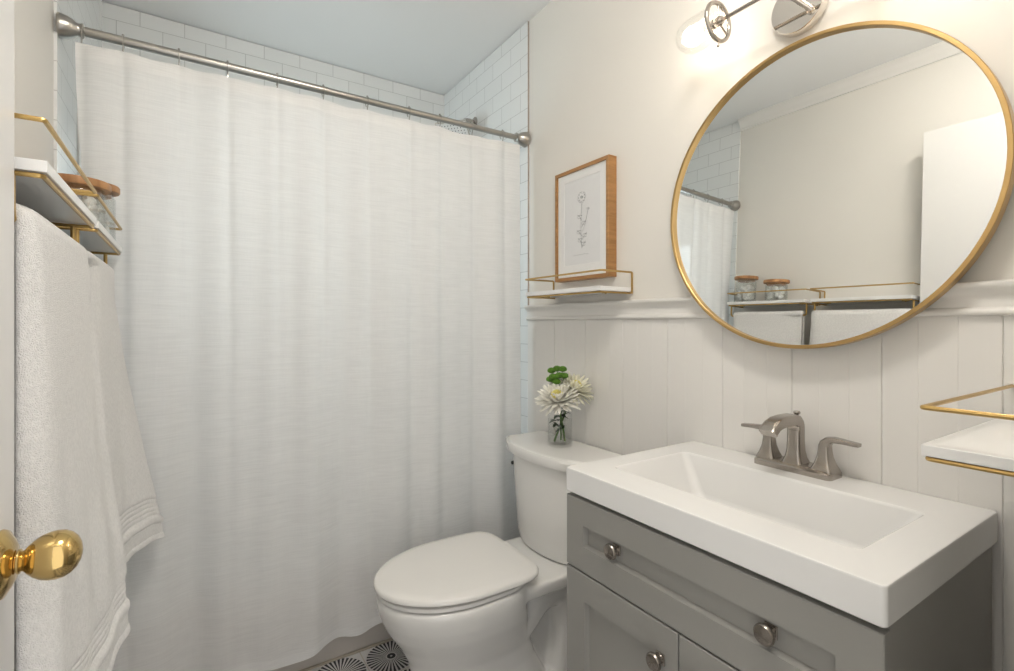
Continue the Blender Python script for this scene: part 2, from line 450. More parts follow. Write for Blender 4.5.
# ------------------------------------------------------------------ bathtub
TB = 1.772
tub = thing('bathtub', 'beige-white alcove bathtub behind the shower curtain', 'bathtub', (0.45, 2.15, 0))
x0, x1, y0, y1 = L+0.0075, W-0.0075, TB, YB-0.0005
bm = B()
loops = [rrect(x0, x1, y0+0.006, y1, 0.004, 0.0), rrect(x0, x1, y0+0.004, y1, 0.004, 0.35), rrect(x0, x1, y0, y1, 0.006, 0.365), rrect(x0, x1, y0, y1, 0.008, 0.384), rrect(x0+.004, x1-.004, y0+0.006, y1-.004, 0.010, 0.390),
         rrect(x0+0.07, x1-0.09, y0+0.075, y1-0.07, 0.09, 0.390), rrect(x0+0.08, x1-0.10, y0+0.085, y1-0.08, 0.09, 0.383), rrect(x0+0.16, x1-0.15, y0+0.12, y1-0.11, 0.10, 0.10), rrect(x0+0.22, x1-0.20, y0+0.17, y1-0.16, 0.09, 0.07)]
loft(bm, loops)
obj('tub_shell', bm, M['tub'], tub, smooth=40)
bm = B(); lathe(bm, [(0, 0), (.025, 0), (.025, .003), (0, .004)], (W-0.30, 2.16, 0.0705), (0, 0, 1), 20)
obj('drain', bm, M['steel'], tub, label='metal drain')
bm = B(); box(bm, (x0, TB-0.006, 0.0), (x1, TB+0.004, 0.007), 0.002, 1)
obj('caulk_line', bm, M['grout'], tub, label='beige caulk along the floor')

# ------------------------------------------------------------------ shower rod, rings, curtain
RY, RZ, RR = 1.740, 1.957, 0.0125
rod = thing('shower_rod', 'brushed nickel tension rod carrying the shower curtain', 'curtain rod', (0.45, RY, RZ))
bm = B(); tube(bm, [(L+0.03, RY, RZ), (0.40, RY, RZ), (0.402, RY, RZ), (W-0.03, RY, RZ)], [RR, RR, RR*0.9, RR*0.9], 20)
obj('tube', bm, M['rod'], rod)
for nm, xo, s in (('end_cap', L+0.0075, 1), ('end_cap', W-0.0075, -1)):
    bm = B(); lathe(bm, [(0, 0), (0.031, 0), (0.0325, 0.003), (0.0315, 0.008), (0.0285, 0.020), (0.0235, 0.031), (0.0175, 0.038), (0.0165, 0.045), (0.0185, 0.047), (0.0185, 0.052), (0.015, 0.054), (0.0, 0.054)], (xo, RY, RZ), (s, 0, 0), 28)
    obj(nm, bm, M['rod'], rod, smooth=50)

RX = [-0.238, -0.150, -0.020, 0.104, 0.243, 0.385, 0.534, 0.690, 0.814, 0.954, 1.098]
CTOP, CBOT = 1.918, 0.096
words = ['nearest the left end cap of the rod', 'second from the left end cap', 'third from the left end cap', 'fourth from the left end cap', 'fifth from the left end cap',
         'sixth, at the middle of the rod', 'fifth from the right end cap', 'fourth from the right end cap, beside the shower head', 'third from the right end cap, before the shower head', 'second from the right end cap', 'nearest the right end cap of the rod']
def curtain_ring(x, w):
    t = thing('curtain_ring', 'thin metal curtain hook ' + w, 'curtain ring', (x, RY, RZ), 'curtain hooks along the shower rod')
    bm = B()
    pts = []
    R = 0.0165
    for k in range(19):
        a = math.radians(-60 + 300*k/18)
        pts.append(Vector((x + 0.001*k/18, RY + R*math.cos(a), RZ + R*math.sin(a) - 0.003)))
    tail = [Vector((x, RY - 0.004 , RZ-0.030)), Vector((x, RY-0.006, RZ-0.050)), Vector((x, RY-0.001, RZ-0.058)), Vector((x, RY+0.004, RZ-0.052))]
    tube(bm, pts + tail, 0.0019, 6)
    obj('wire_hook', bm, M['rod'], t)
    bm = B(); sphere(bm, (x, RY-0.003, RZ+0.0148), 0.0032, 10, 6)
    obj('bead', bm, M['rod'], t)
for x, w in zip(RX, words): curtain_ring(x, w)

def smooth01(t): t = max(0, min(1, t)); return t*t*(3-2*t)
def curtain_pt(u, v, off=0.0):
    """u 0..1 across, v 0..1 down"""
    x = -0.250 + (1.171+0.250)*u
    xl = 0.022*smooth01(v*3)*max(0, 1-u*8)          # the left edge draws in below the top
    x += xl
    top = CTOP
    for a, b in zip(RX, RX[1:]):
        if a <= x <= b:
            t = (x-a)/(b-a); top = CTOP - 0.009*math.sin(PI*t)*(0.6+0.4*math.sin(a*40))
    bot = CBOT + 0.009*math.sin((x-.34)*2*PI/.24) + 0.004*math.sin(x*17+1.0) + 0.034*smooth01((x-.46)/.14)
    z = top + (bot-top)*v
    amp = 0.30 + 0.70*smooth01(v*1.15)
    f = 0.40*math.sin(x*2*PI/0.41 + 0.4 + 0.25*v) + 0.30*math.sin(x*2*PI/0.235 + 1.9 - 0.5*v) + 0.20*math.sin(x*2*PI/0.137+0.7+.3*v)
    f += 0.16*math.sin(x*2*PI/0.09 + 2.2*v)*(1-v)
    y = RY - 0.022 - 0.016*v + 0.036*amp*f
    # sharp pleats hanging from the rings
    for i, a in enumerate(RX):
        d = (x-a-0.01*math.sin(i*2.3)*v)/(0.013+0.008*v)
        y += (0.010 if i % 2 else 0.006)*math.exp(-d*d)*(1-0.55*v)*(1 if v > .01 else .6)
    lim = TB-0.014
    if z < 0.42: y = min(y, lim)
    # tuck around the toilet tank is not needed: the tank stands clear
    y += 0.0012*math.sin(z*23+x*31)*v
    return Vector((x, y-off, z))
cur = thing('shower_curtain', 'sheer white linen shower curtain hanging from the nickel rod', 'shower curtain', (0.45, RY, 0.08))
def grid(v0, v1, nu, nv, off, u0=0.0, u1=1.0):
    bm = B(); rows = []
    for j in range(nv+1):
        rows.append([bm.verts.new(curtain_pt(u0+(u1-u0)*i/nu, v0+(v1-v0)*j/nv, off)) for i in range(nu+1)])
    for a, b in zip(rows, rows[1:]):
        for i in range(nu): bm.faces.new((a[i], a[i+1], b[i+1], b[i]))
    return bm
obj('curtain_panel', grid(0, 1, 420, 110, 0), M['curtain'], cur, smooth=180)
obj('bottom_hem', grid(0.984, 1.0, 420, 3, 0.0016), M['hem'], cur, smooth=180)
obj('top_hem', grid(0.0, 0.022, 420, 3, 0.0016), M['hem'], cur, smooth=180)

# ------------------------------------------------------------------ shower head
sh = thing('rain_shower', 'square rain shower head on a short arm above the curtain', 'shower head', (W-0.007, 2.19, 2.19))
SY, SZ = 2.19, 2.185
bm = B(); lathe(bm, [(0, 0), (.026, 0), (.027, .003), (.020, .008), (.012, .011), (0, .011)], (W-0.007, SY, SZ), (-1, 0, 0), 24)
obj('wall_flange', bm, M['steel'], sh)
bm = B(); tube(bm, rounded([(W-0.01, SY, SZ), (W-0.06, SY, SZ+0.004), (W-0.125, SY-0.01, SZ-0.068)], 0.04), 0.010, 12)
obj('arm', bm, M['steel'], sh)
hc = Vector((W-0.135, SY-0.030, SZ-0.092))
bm = B(); box(bm, (-0.078, -0.078, -0.006), (0.078, 0.078, 0.006), 0.003, 2)
lathe(bm, [(0.012, 0.030), (0.016, 0.022), (0.028, 0.008), (0.030, 0.0)], (0, 0, 0), (0, 0, 1), 20)
rot = Matrix.Translation(hc + Vector((0, 0, -.012))) @ Vector((.45, .40, .80)).to_track_quat('Z', 'Y').to_matrix().to_4x4()
bm.transform(rot)
obj('spray_plate', bm, M['polished'], sh)
bm = B()
for i in range(9):
    for j in range(9):
        lathe(bm, [(0.0022, 0), (0.0018, -0.003), (0, -0.003)], (-0.06+0.015*i, -0.06+0.015*j, -0.0072), (0, 0, 1), 6)
bm.transform(rot)
obj('nozzles', bm, M['dark'], sh)
bm = B(); box(bm, (-0.074, -0.074, -0.0075), (0.074, 0.074, -0.0061)); bm.transform(rot)
obj('spray_face', bm, M['board'], sh, label='white spray face')

# ------------------------------------------------------------------ toilet
CY = 1.355
toi = thing('toilet', 'white two-piece toilet with closed lid beside the vanity', 'toilet', (0.85, CY, 0))
def egg(xf, xb, hw, z, n=44, back=0.55, cy=CY):
    """oval plan: rounded front at xf, blunter back at xb"""
    out = []
    xm = xf + (xb-xf)*0.55
    for k in range(n):
        a = 2*PI*k/n
        c, s = math.cos(a), math.sin(a)
        if c < 0: x = xm + (xm-xf)*c; yy = hw*s
        else:
            e = back
            x = xm + (xb-xm)*abs(c)**e; yy = hw*(1 if s >= 0 else -1)*abs(s)**e if s else 0
        out.append(Vector((x, cy+yy, z)))
    return out
bm = B()
loft(bm, [egg(0.552, 1.00, 0.118, 0.0), egg(0.550, 1.00, 0.120, 0.02), egg(0.556, 0.98, 0.112, 0.06), egg(0.552, 0.94, 0.112, 0.13), egg(0.538, 0.92, 0.122, 0.19),
          egg(0.510, 0.90, 0.145, 0.245), egg(0.476, 0.89, 0.166, 0.295), egg(0.458, 0.88, 0.178, 0.335), egg(0.449, 0.88, 0.183, 0.365), egg(0.447, 0.88, 0.184, 0.388), egg(0.455, 0.875, 0.178, 0.397)])
# deck that carries the tank
loft(bm, [rrect(0.84, 1.175, CY-0.115, CY+0.115, 0.035, 0.325), rrect(0.82, 1.19, CY-0.155, CY+0.155, 0.035, 0.345), rrect(0.82, 1.195, CY-0.160, CY+0.160, 0.035, 0.380), rrect(0.823, 1.192, CY-0.157, CY+0.157, 0.033, 0.386)])
# trapway swelling and rear pedestal
loft(bm, [rrect(0.70, 1.13, CY-0.055, CY+0.055, 0.05, 0.0), rrect(0.72, 1.12, CY-0.05, CY+0.05, 0.05, 0.2), rrect(0.80, 1.12, CY-0.06, CY+0.06, 0.05, 0.34)])
for s in (-1, 1):
    tube(bm, rounded([(0.70, CY+s*0.045, 0.11), (0.82, CY+s*0.062, 0.17), (0.96, CY+s*0.062, 0.30), (1.05, CY+s*0.060, 0.29), (1.07, CY+s*0.058, 0.16), (1.04, CY+s*0.056, 0.03)], 0.09, 8), 0.050, 14)
# foot flange
loft(bm, [rrect(0.66, 1.14, CY-0.108, CY+0.108, 0.06, 0.0), rrect(0.66, 1.14, CY-0.108, CY+0.108, 0.06, 0.025), rrect(0.68, 1.12, CY-0.085, CY+0.085, 0.06, 0.045)])
bowl = obj('bowl', bm, M['ceramic'], toi, smooth=180)
rm = bowl.modifiers.new('fuse', 'REMESH'); rm.mode = 'VOXEL'; rm.voxel_size = 0.006; rm.use_smooth_shade = True
sm = bowl.modifiers.new('soften', 'SMOOTH'); sm.iterations = 9; sm.factor = 0.5
for s in (-1, 1):
    bm = B(); lathe(bm, [(0.013, 0), (0.013, 0.008), (0.009, 0.017), (0, 0.020)], (0.99, CY+s*0.095, 0.030), (0, 0, 1), 16)
    obj('bolt_cap', bm, M['ceramic'], toi)
bm = B()
loft(bm, [egg(0.454, 0.870, 0.174, 0.4005, back=.5), egg(0.448, 0.875, 0.180, 0.4030, back=.5), egg(0.448, 0.875, 0.180, 0.412, back=.5), egg(0.454, 0.870, 0.174, 0.4155, back=.5)])
obj('seat', bm, M['seat'], toi, smooth=50)
bm = B()
loft(bm, [egg(0.450, 0.896, 0.179, 0.4195, back=.36), egg(0.441, 0.902, 0.187, 0.4220, back=.36), egg(0.440, 0.903, 0.188, 0.431, back=.36), egg(0.447, 0.898, 0.181, 0.4375, back=.36), egg(0.472, 0.877, 0.160, 0.4405, back=.36), egg(0.56, 0.79, 0.09, 0.442, back=.36)])
obj('lid', bm, M['seat'], toi, smooth=60)
for s in (-1, 1):
    bm = B(); box(bm, (0.885, CY+s*0.075-0.028, 0.384), (0.924, CY+s*0.075+0.028, 0.412), 0.006, 2)
    obj('hinge', bm, M['seat'], toi)
TY = CY+0.019
def tank_loop(x0f, bow, xb, hw, z, r=0.035, n=10):
    """plan of the tank: straight back, bowed front"""
    out = []
    for k in range(2*n+1):
        t = -1 + k/n
        out.append(Vector((x0f - 0.012 + bow*(abs(t)**2.4), TY + (hw+.006)*t, z)))
    out.append(Vector((xb-0.012, TY+hw+.006, z))); out.append(Vector((xb, TY+hw+.006-0.012, z)))
    out.append(Vector((xb, TY-hw-.006+0.012, z))); out.append(Vector((xb-0.012, TY-hw-.006, z)))
    return out
bm = B()
loft(bm, [tank_loop(1.020, 0.045, 1.18, 0.150, 0.3868), tank_loop(1.012, 0.050, 1.19, 0.163, 0.392), tank_loop(1.006, 0.055, 1.195, 0.174, 0.43), tank_loop(1.000, 0.060, 1.197, 0.190, 0.56), tank_loop(0.996, 0.062, 1.198, 0.202, 0.69), tank_loop(0.996, 0.062, 1.198, 0.203, 0.700)])
obj('tank', bm, M['ceramic'], toi, smooth=40)
bm = B()
loft(bm, [tank_loop(0.990, 0.062, 1.200, 0.212, 0.7005), tank_loop(0.982, 0.064, 1.204, 0.224, 0.704), tank_loop(0.980, 0.066, 1.205, 0.228, 0.712), tank_loop(0.979, 0.066, 1.205, 0.229, 0.728), tank_loop(0.985, 0.066, 1.203, 0.224, 0.737), tank_loop(0.998, 0.064, 1.197, 0.212, 0.740)])
obj('tank_lid', bm, M['ceramic'], toi, smooth=40)
bm = B(); lathe(bm, [(0.007, -.006), (0.007, 0.004), (0.004, 0.006), (0, 0.006)], (1.034, TY+0.188, 0.645), (-1, 0, 0), 14)
obj('flush_pivot', bm, M['dark'], toi, label='small dark flush lever pivot')

# ------------------------------------------------------------------ vanity cabinet
VX, VA, VB, VT = 0.746, 0.268, 0.904, 0.835
SB = 0.780                                    # underside of the sink top
van = thing('vanity_cabinet', 'grey shaker vanity cabinet under the white sink top', 'cabinet', (0.99, 0.586, 0))
fx = VX+0.022
bm = B()
box(bm, (fx, VA+0.004, 0), (W-0.03, VA+0.022, SB-0.0005), 0.001, 1); box(bm, (fx, VB-0.022, 0), (W-0.03, VB-0.004, SB-0.0005), 0.001, 1)
box(bm, (fx, VA+0.022, 0.09), (W-0.03, VB-0.022, 0.105)); box(bm, (W-0.045, VA+0.022, 0.105), (W-0.03, VB-0.022, SB-0.0005))
box(bm, (fx, VA+0.022, 0.596), (fx+0.018, VB-0.022, 0.614)); box(bm, (fx+0.06, VA+0.022, 0), (fx+0.075, VB-0.022, 0.09))
box(bm, (fx, VA+0.022, SB-0.035), (fx+0.018, VB-0.022, SB-0.0005))
obj('carcass', bm, M['grey'], van)
def shaker(y0, y1, z0, z1, st=0.060):
    """one recessed-panel front facing -X"""
    bm = B(); xa = VX+0.003; xb = fx-0.001
    o = [(y0, z0), (y1, z0), (y1, z1), (y0, z1)]
    i1 = [(y0+st, z0+st), (y1-st, z0+st), (y1-st, z1-st), (y0+st, z1-st)]
    i2 = [(y0+st+.004, z0+st+.004), (y1-st-.004, z0+st+.004), (y1-st-.004, z1-st-.004), (y0+st+.004, z1-st-.004)]
    P = lambda x, lp: [Vector((x, y, z)) for y, z in lp]
    e = 0.0015
    oe = [(y0+e, z0+e), (y1-e, z0+e), (y1-e, z1-e), (y0+e, z1-e)]
    loft(bm, [P(xb, o), P(xa+e, o), P(xa, oe), P(xa, i1), P(xa+0.0125, i2)])
    return bm
def cab_knob(parent, y, z, base):
    bm = B()
    k = base
    lathe(bm, [(0.008, 0.0), (0.0085, 0.002), (0.0060, 0.006), (0.0058, 0.012), (0.0075, 0.014), (0.0150, 0.016), (0.0165, 0.0185), (0.0165, 0.0215), (0.0145, 0.0245), (0.0, 0.0265)], (k, y, z), (-1, 0, 0), 26)
    box(bm, (k-0.0030, y-0.0105, z-0.0105), (k, y+0.0105, z+0.0105), 0.0008, 1); box(bm, (k-0.013, y-0.0065, z-0.0065), (k-0.002, y+0.0065, z+0.0065), 0.0010, 1)
    obj('knob', bm, M['knob'], parent, smooth=45, label='brushed nickel knob')
dr = obj('drawer', shaker(VA+0.003, VB-0.001, 0.610, SB-0.009, 0.057), M['grey'], van)
BASE[dr] = BASE[van]
cab_knob(dr, 0.752, 0.694, VX+0.0155); cab_knob(dr, 0.424, 0.694, VX+0.0155)
for y0_, y1_, ky in ((0.5895, VB-0.001, 0.627), (VA+0.003, 0.5865, 0.548)):
    d = obj('door', shaker(y0_, y1_, 0.100, 0.606, 0.062), M['grey'], van); BASE[d] = BASE[van]
    cab_knob(d, ky, 0.541, VX+0.003)

# sink top
top = thing('sink_top', 'white rectangular integrated sink top on the grey vanity', 'sink', (0.99, 0.586, SB))
X0, X1 = VX, W-0.007
loops = [rrect(X0+.002, X1, VA+.002, VB-.002, 0.006, SB), rrect(X0, X1, VA, VB, 0.008, SB+0.002), rrect(X0, X1, VA, VB, 0.008, VT-0.004), rrect(X0+.0012, X1-.0012, VA+.0012, VB-.0012, 0.008, VT-0.001), rrect(X0+.004, X1-.004, VA+.004, VB-.004, 0.008, VT),
         rrect(0.834, 1.100, 0.332, 0.842, 0.016, VT), rrect(0.837, 1.097, 0.335, 0.839, 0.016, VT-0.0015), rrect(0.840, 1.094, 0.338, 0.836, 0.016, VT-0.006),
         rrect(0.858, 1.078, 0.372, 0.790, 0.024, VT-0.085), rrect(0.868, 1.068, 0.385, 0.775, 0.026, VT-0.098), rrect(0.885, 1.05, 0.41, 0.75, 0.03, VT-0.103)]
bm = B(); loft(bm, loops, False, True)
# underside ring and outer face of the bowl
loft(bm, [rrect(X0+.002, X1, VA+.002, VB-.002, 0.006, SB), rrect(0.80, 1.125, 0.315, 0.858, 0.016, SB), rrect(0.84, 1.095, 0.35, 0.81, 0.03, VT-0.110), rrect(0.88, 1.055, 0.41, 0.75, 0.03, VT-0.112)], False, True)
bmesh.ops.remove_doubles(bm, verts=bm.verts[:], dist=1e-5)
obj('basin_slab', bm, M['sink'], top, smooth=35)
bm = B(); lathe(bm, [(0, -.02), (0.022, -.002), (0.024, 0.0), (0.0245, 0.002), (0.018, 0.003), (0.017, 0.0005), (0, 0.0)], (0.967, 0.588, VT-0.1028), (0, 0, 1), 24)
obj('drain', bm, M['steel'], top, label='nickel drain ring')

# faucet
FX, FY = 1.175, 0.597
fau = thing('faucet', 'brushed nickel centerset faucet with two lever handles on the sink', 'faucet', (FX, FY, VT))
bm = B()
loft(bm, [rrect(FX-.032, FX+.032, FY-.086, FY+.086, .012, VT), rrect(FX-.032, FX+.032, FY-.086, FY+.086, .012, VT+.011), rrect(FX-.029, FX+.029, FY-.083, FY+.083, .011, VT+.014), rrect(FX-.022, FX+.022, FY-.075, FY+.075, .008, VT+.0185)])
obj('base_plate', bm, M['steel'], fau, smooth=30)
def flare(bm, x, y, z0, prof, n=4):
    loft(bm, [rrect(x-a, x+a, y-b, y+b, r, z0+z, n) for a, b, r, z in prof])
# spout: flared column, arch forward, flattened mouth
bm = B()
flare(bm, FX, FY, VT+.012, [(.026, .024, .008, 0), (.0245, .0225, .008, .006), (.0195, .018, .007, .018), (.0165, .0155, .007, .034), (.0155, .0148, .007, .055), (.0155, .0148, .007, .080)])
path = [(FX, FY, VT+.086), (FX, FY, VT+.097), (FX-.003, FY, VT+.107), (FX-.010, FY, VT+.114), (FX-.022, FY, VT+.117), (FX-.055, FY, VT+.1175), (FX-.080, FY, VT+.116), (FX-.098, FY, VT+.111), (FX-.110, FY, VT+.103), (FX-.116, FY, VT+.096)]
loops = []
P = [Vector(p) for p in path]
for i, p in enumerate(P):
    t = (P[min(i+1, len(P)-1)]-P[max(i-1, 0)]).normalized()
    nrm = Vector((0, 1, 0)); b = t.cross(nrm).normalized()
    s = i/(len(P)-1)
    hw = 0.0148+0.003*s; hh = 0.0145-0.0035*s
    loops.append([p + nrm*q.x*hw + b*q.y*hh for q in rrect(-1, 1, -1, 1, .42, 0, 4)])
loft(bm, loops)
obj('spout', bm, M['steel'], fau, smooth=40)
bm = B(); lathe(bm, [(0.0025, 0), (0.0025, .012), (.0065, .0155), (.0075, .019), (.006, .022), (0, .0225)], (FX+.004, FY, VT+.112), (0, 0, 1), 14)
obj('lift_rod', bm, M['steel'], fau)
for s in (1, -1):
    hy = FY+s*0.062
    bm = B()
    flare(bm, FX, hy, VT+.012, [(.0255, .0225, .007, 0), (.025, .022, .007, .005), (.0195, .017, .006, .016), (.0145, .0125, .005, .032), (.0122, .0106, .004, .048), (.0118, .0102, .004, .058)])
    hb = obj('handle', bm, M['steel'], fau, smooth=35); BASE[hb] = BASE[fau]
    bm = B()
    lp = [(0.0130, .0114, 0.0, .0555), (0.0128, .0112, .002, .064), (0.0125, .0105, .006, .073)]
    hp = [Vector((FX, hy, VT+.066)), Vector((FX, hy+s*.002, VT+.073)), Vector((FX, hy+s*.008, VT+.080)), Vector((FX, hy+s*.018, VT+.0835)), Vector((FX, hy+s*.038, VT+.0828)), Vector((FX, hy+s*.058, VT+.0815)), Vector((FX, hy+s*.066, VT+.081))]
    ww = [.0118, .0118, .0116, .0114, .0110, .0106, .0100]; hh = [.0102, .0102, .0085, .0060, .0046, .0042, .0038]
    loops = []
    for i, p in enumerate(hp):
        t = (hp[min(i+1, 6)]-hp[max(i-1, 0)]).normalized(); n1 = Vector((1, 0, 0)); b = t.cross(n1).normalized()
        loops.append([p + n1*q.x*ww[i] + b*q.y*hh[i] for q in rrect(-1, 1, -1, 1, .45, 0, 4)])
    loft(bm, loops)
    obj('lever', bm, M['steel'], hb, smooth=40)

# ------------------------------------------------------------------ round mirror leaning on the cap rail
TILT = math.radians(1.8)
mc = Vector((W-0.0205, 0.599, 1.470)); MR = 0.3585
mir = thing('round_mirror', 'large round mirror in a thin gold frame above the sink', 'mirror', mc)
# local axis: +n out of the wall (towards -X, slightly up)
nrm = Vector((-1, math.tan(math.radians(0.35)), math.tan(TILT))).normalized(); sd = Vector((nrm.y, 1, 0)); sd = (sd - nrm*sd.dot(nrm)).normalized(); up = sd.cross(nrm) * (1 if sd.cross(nrm).z > 0 else -1)
def mloop(r, h, n=128): return [mc + nrm*h + (sd*math.cos(2*PI*k/n)+up*math.sin(2*PI*k/n))*r for k in range(n)]
bm = B()
rows = loft(bm, [mloop(MR, 0.0), mloop(MR, 0.023), mloop(MR-.001, 0.024), mloop(MR-.0075, 0.024), mloop(MR-.0085, 0.023), mloop(MR-.0085, 0.0)], False, False)
n = 128
for i in range(n): bm.faces.new((rows[-1][i], rows[-1][(i+1) % n], rows[0][(i+1) % n], rows[0][i]))
obj('frame', bm, M['goldframe'], mir, smooth=40, label='thin brushed gold frame')
bm = B(); loft(bm, [mloop(MR-.0087, 0.006), mloop(MR-.0087, 0.014)], True, True)
obj('mirror_glass', bm, M['mirror'], mir, smooth=40, label='silvered mirror glass')

# ------------------------------------------------------------------ framed drawing
PX = W
pic = thing('framed_drawing', 'oak framed line drawing of a flower above the toilet', 'picture', (W, 1.371, 1.335))
ya, yb, za, zb = 1.214, 1.503, 1.329, 1.739
bm = B()
fw = 0.0125
P = lambda x, y0, y1, z0, z1: [Vector((x, y0, z0)), Vector((x, y1, z0)), Vector((x, y1, z1)), Vector((x, y0, z1))]
rows = loft(bm, [P(W-.0005, ya, yb, za, zb), P(W-.037, ya, yb, za, zb), P(W-.038, ya+.001, yb-.001, za+.001, zb-.001), P(W-.038, ya+fw, yb-fw, za+fw, zb-fw), P(W-.030, ya+fw, yb-fw, za+fw, zb-fw), P(W-.0005, ya+fw, yb-fw, za+fw, zb-fw)], False, False)
for i in range(4): bm.faces.new((rows[-1][i], rows[-1][(i+1) % 4], rows[0][(i+1) % 4], rows[0][i]))
obj('frame', bm, M['oak'], pic)
mg = 0.043
bm = B()
rows = loft(bm, [P(W-.031, ya+fw, yb-fw, za+fw, zb-fw), P(W-.031, ya+mg+.005, yb-mg-.005, za+mg+.012, zb-mg), P(W-.0295, ya+mg+.0065, yb-mg-.0065, za+mg+.0135, zb-mg-.0015)], False, False)
obj('mat_board', bm, M['matboard'], pic)
paper = obj('drawing_sheet', box(B(), (W-.0294, ya+.03, za+.03), (W-.0285, yb-.03, zb-.03)), M['paper'], pic)
BASE[paper] = BASE[pic]
obj('picture_glass', box(B(), (W-.0335, ya+fw, za+fw), (W-.0320, yb-fw, zb-fw)), M['pane'], pic)
bm = B()
def ink(pts, w=0.0011):
    """a pencil line on the sheet; a = across to the right (-Y), b = up"""
    q = [Vector((W-.0298, 1.3585-a, 1.537+b)) for a, b in pts]
    tube(bm, q, [w*(0.6+0.5*math.sin(3*i+1)**2) for i in range(len(q))], 5, sx=.25, sy=1) if len(q) > 1 else None
def arc(cx, cy, rx, ry, a0, a1, n=14): return [(cx+rx*math.cos(a0+(a1-a0)*k/n), cy+ry*math.sin(a0+(a1-a0)*k/n)) for k in range(n+1)]
ink(arc(0.000, 0.090, .006, .006, 0, 2*PI)); ink(arc(0.000, 0.090, .0035, .003, 0, 2*PI))
for k in range(9):
    a = 2*PI*k/9
    ink(arc(0.015*math.cos(a), 0.090+0.014*math.sin(a), .0065, .0065, a-1.9, a+1.9, 10))
ink([(0.002-.006*math.sin(t*3.1), 0.072-0.165*t) for t in [k/16 for k in range(17)]])
ink(arc(0.034, 0.043, .007, .005, 0, 2*PI)); ink(arc(0.034, 0.043, .003, .002, 0, 2*PI))
ink([(0.033, 0.037), (0.026, 0.012), (0.014, -0.018), (0.004, -0.035)])
for cx, cy, sgn in ((-.010, .02, -1), (.012, -.005, 1), (-.014, -.035, -1), (.016, -.05, 1), (-.008, -.065, -1), (.010, -.08, 1)):
    ink(arc(cx, cy, .012, .006, 0.3, 5.6, 12)); ink([(0, cy-.014), (cx, cy), (cx+sgn*.012, cy+.009)])
for k in range(6): ink([(-.045+.014*k, -.118+.0015*math.sin(k*2)), (-.036+.014*k, -.116+.002*math.cos(k*3))], .0007)
obj('line_drawing', bm, M['ink'], pic, label='fine grey pencil lines of a flower')

# ------------------------------------------------------------------ wall shelves: white board in a gold wire frame
def wall_shelf(label, org, along, out, zb, length=0.405, depth=0.141, towel=False, group=None):
    o = Vector(org); a = Vector(along); v = Vector(out)
    P = lambda s, d, z: o + a*s + v*d + Vector((0, 0, z))
    t = thing('wall_shelf', label, 'shelf', P(length/2, 0, zb), group)
    bt = 0.015; z1 = zb + 0.006; zt = zb + 0.070
    bm = B()
    c = [P(-.001, 0.001, z1), P(length+.001, depth+.002, z1+bt)]
    box(bm, [min(c[0][k], c[1][k]) for k in range(3)], [max(c[0][k], c[1][k]) for k in range(3)], 0.0015, 2)
    obj('shelf_board', bm, M['board'], t)
    r = 0.0032
    bm = B()
    tube(bm, rounded([P(-.004, 0.004, zb), P(-.004, 0.004, zt), P(-.004, depth, zt), P(length+.004, depth, zt), P(length+.004, 0.004, zt), P(length+.004, 0.004, zb)], 0.005, 4), r, 8)
    obj('upper_rail', bm, M['gold'], t, label='thin gold rail')
    bm = B()
    tube(bm, rounded([P(0.004, 0.004, zb+.002), P(0.004, depth-.003, zb+.002), P(length-.004, depth-.003, zb+.002), P(length-.004, 0.004, zb+.002)], 0.006, 4), r, 8)
    obj('lower_frame', bm, M['gold'], t, label='gold wire frame under the board')
    for s in (0.045, length-0.045):
        bm = B(); q0 = P(s-.014, 0.070, zb+.002); q1 = P(s+.014, 0.078, zb+.005)
        box(bm, [min(q0[k], q1[k]) for k in range(3)], [max(q0[k], q1[k]) for k in range(3)], 0.0008, 1)
        lathe(bm, [(.003, 0), (.003, .002), (0, .003)], P(s, 0.074, zb+.002), (0, 0, -1), 8)
        obj('fixing_clip', bm, M['gold'], t)
    if towel:
        bd = 0.112; zr = zb-0.055
        bm = B()
        tube(bm, rounded([P(0.004, bd, zb), P(0.004, bd, zr), P(length-.004, bd, zr), P(length-.004, bd, zb)], 0.012, 5), 0.0042, 10)
        obj('towel_bar', bm, M['gold'], t, label='gold towel bar')
    return t
LZ = 1.353
wall_shelf('white and gold shelf over the toilet, below the framed drawing', (W, 1.1455, 0), (0, 1, 0), (-1, 0, 0), 1.268)
wall_shelf('white and gold shelf beside the door edge, over the longer towel', (L, 0.834, 0), (0, 1, 0), (1, 0, 0), LZ, 0.400, 0.144, True, 'gold towel shelves on the left wall')
wall_shelf('white and gold shelf holding the wood-lidded jars, over the far towel', (L, 1.264, 0), (0, 1, 0), (1, 0, 0), LZ, 0.412, 0.144, True, 'gold towel shelves on the left wall')
wall_shelf('white and gold shelf at the right edge, past the sink top', (0.815, YF, 0), (1, 0, 0), (0, 1, 0), 0.990, 0.405, 0.152)

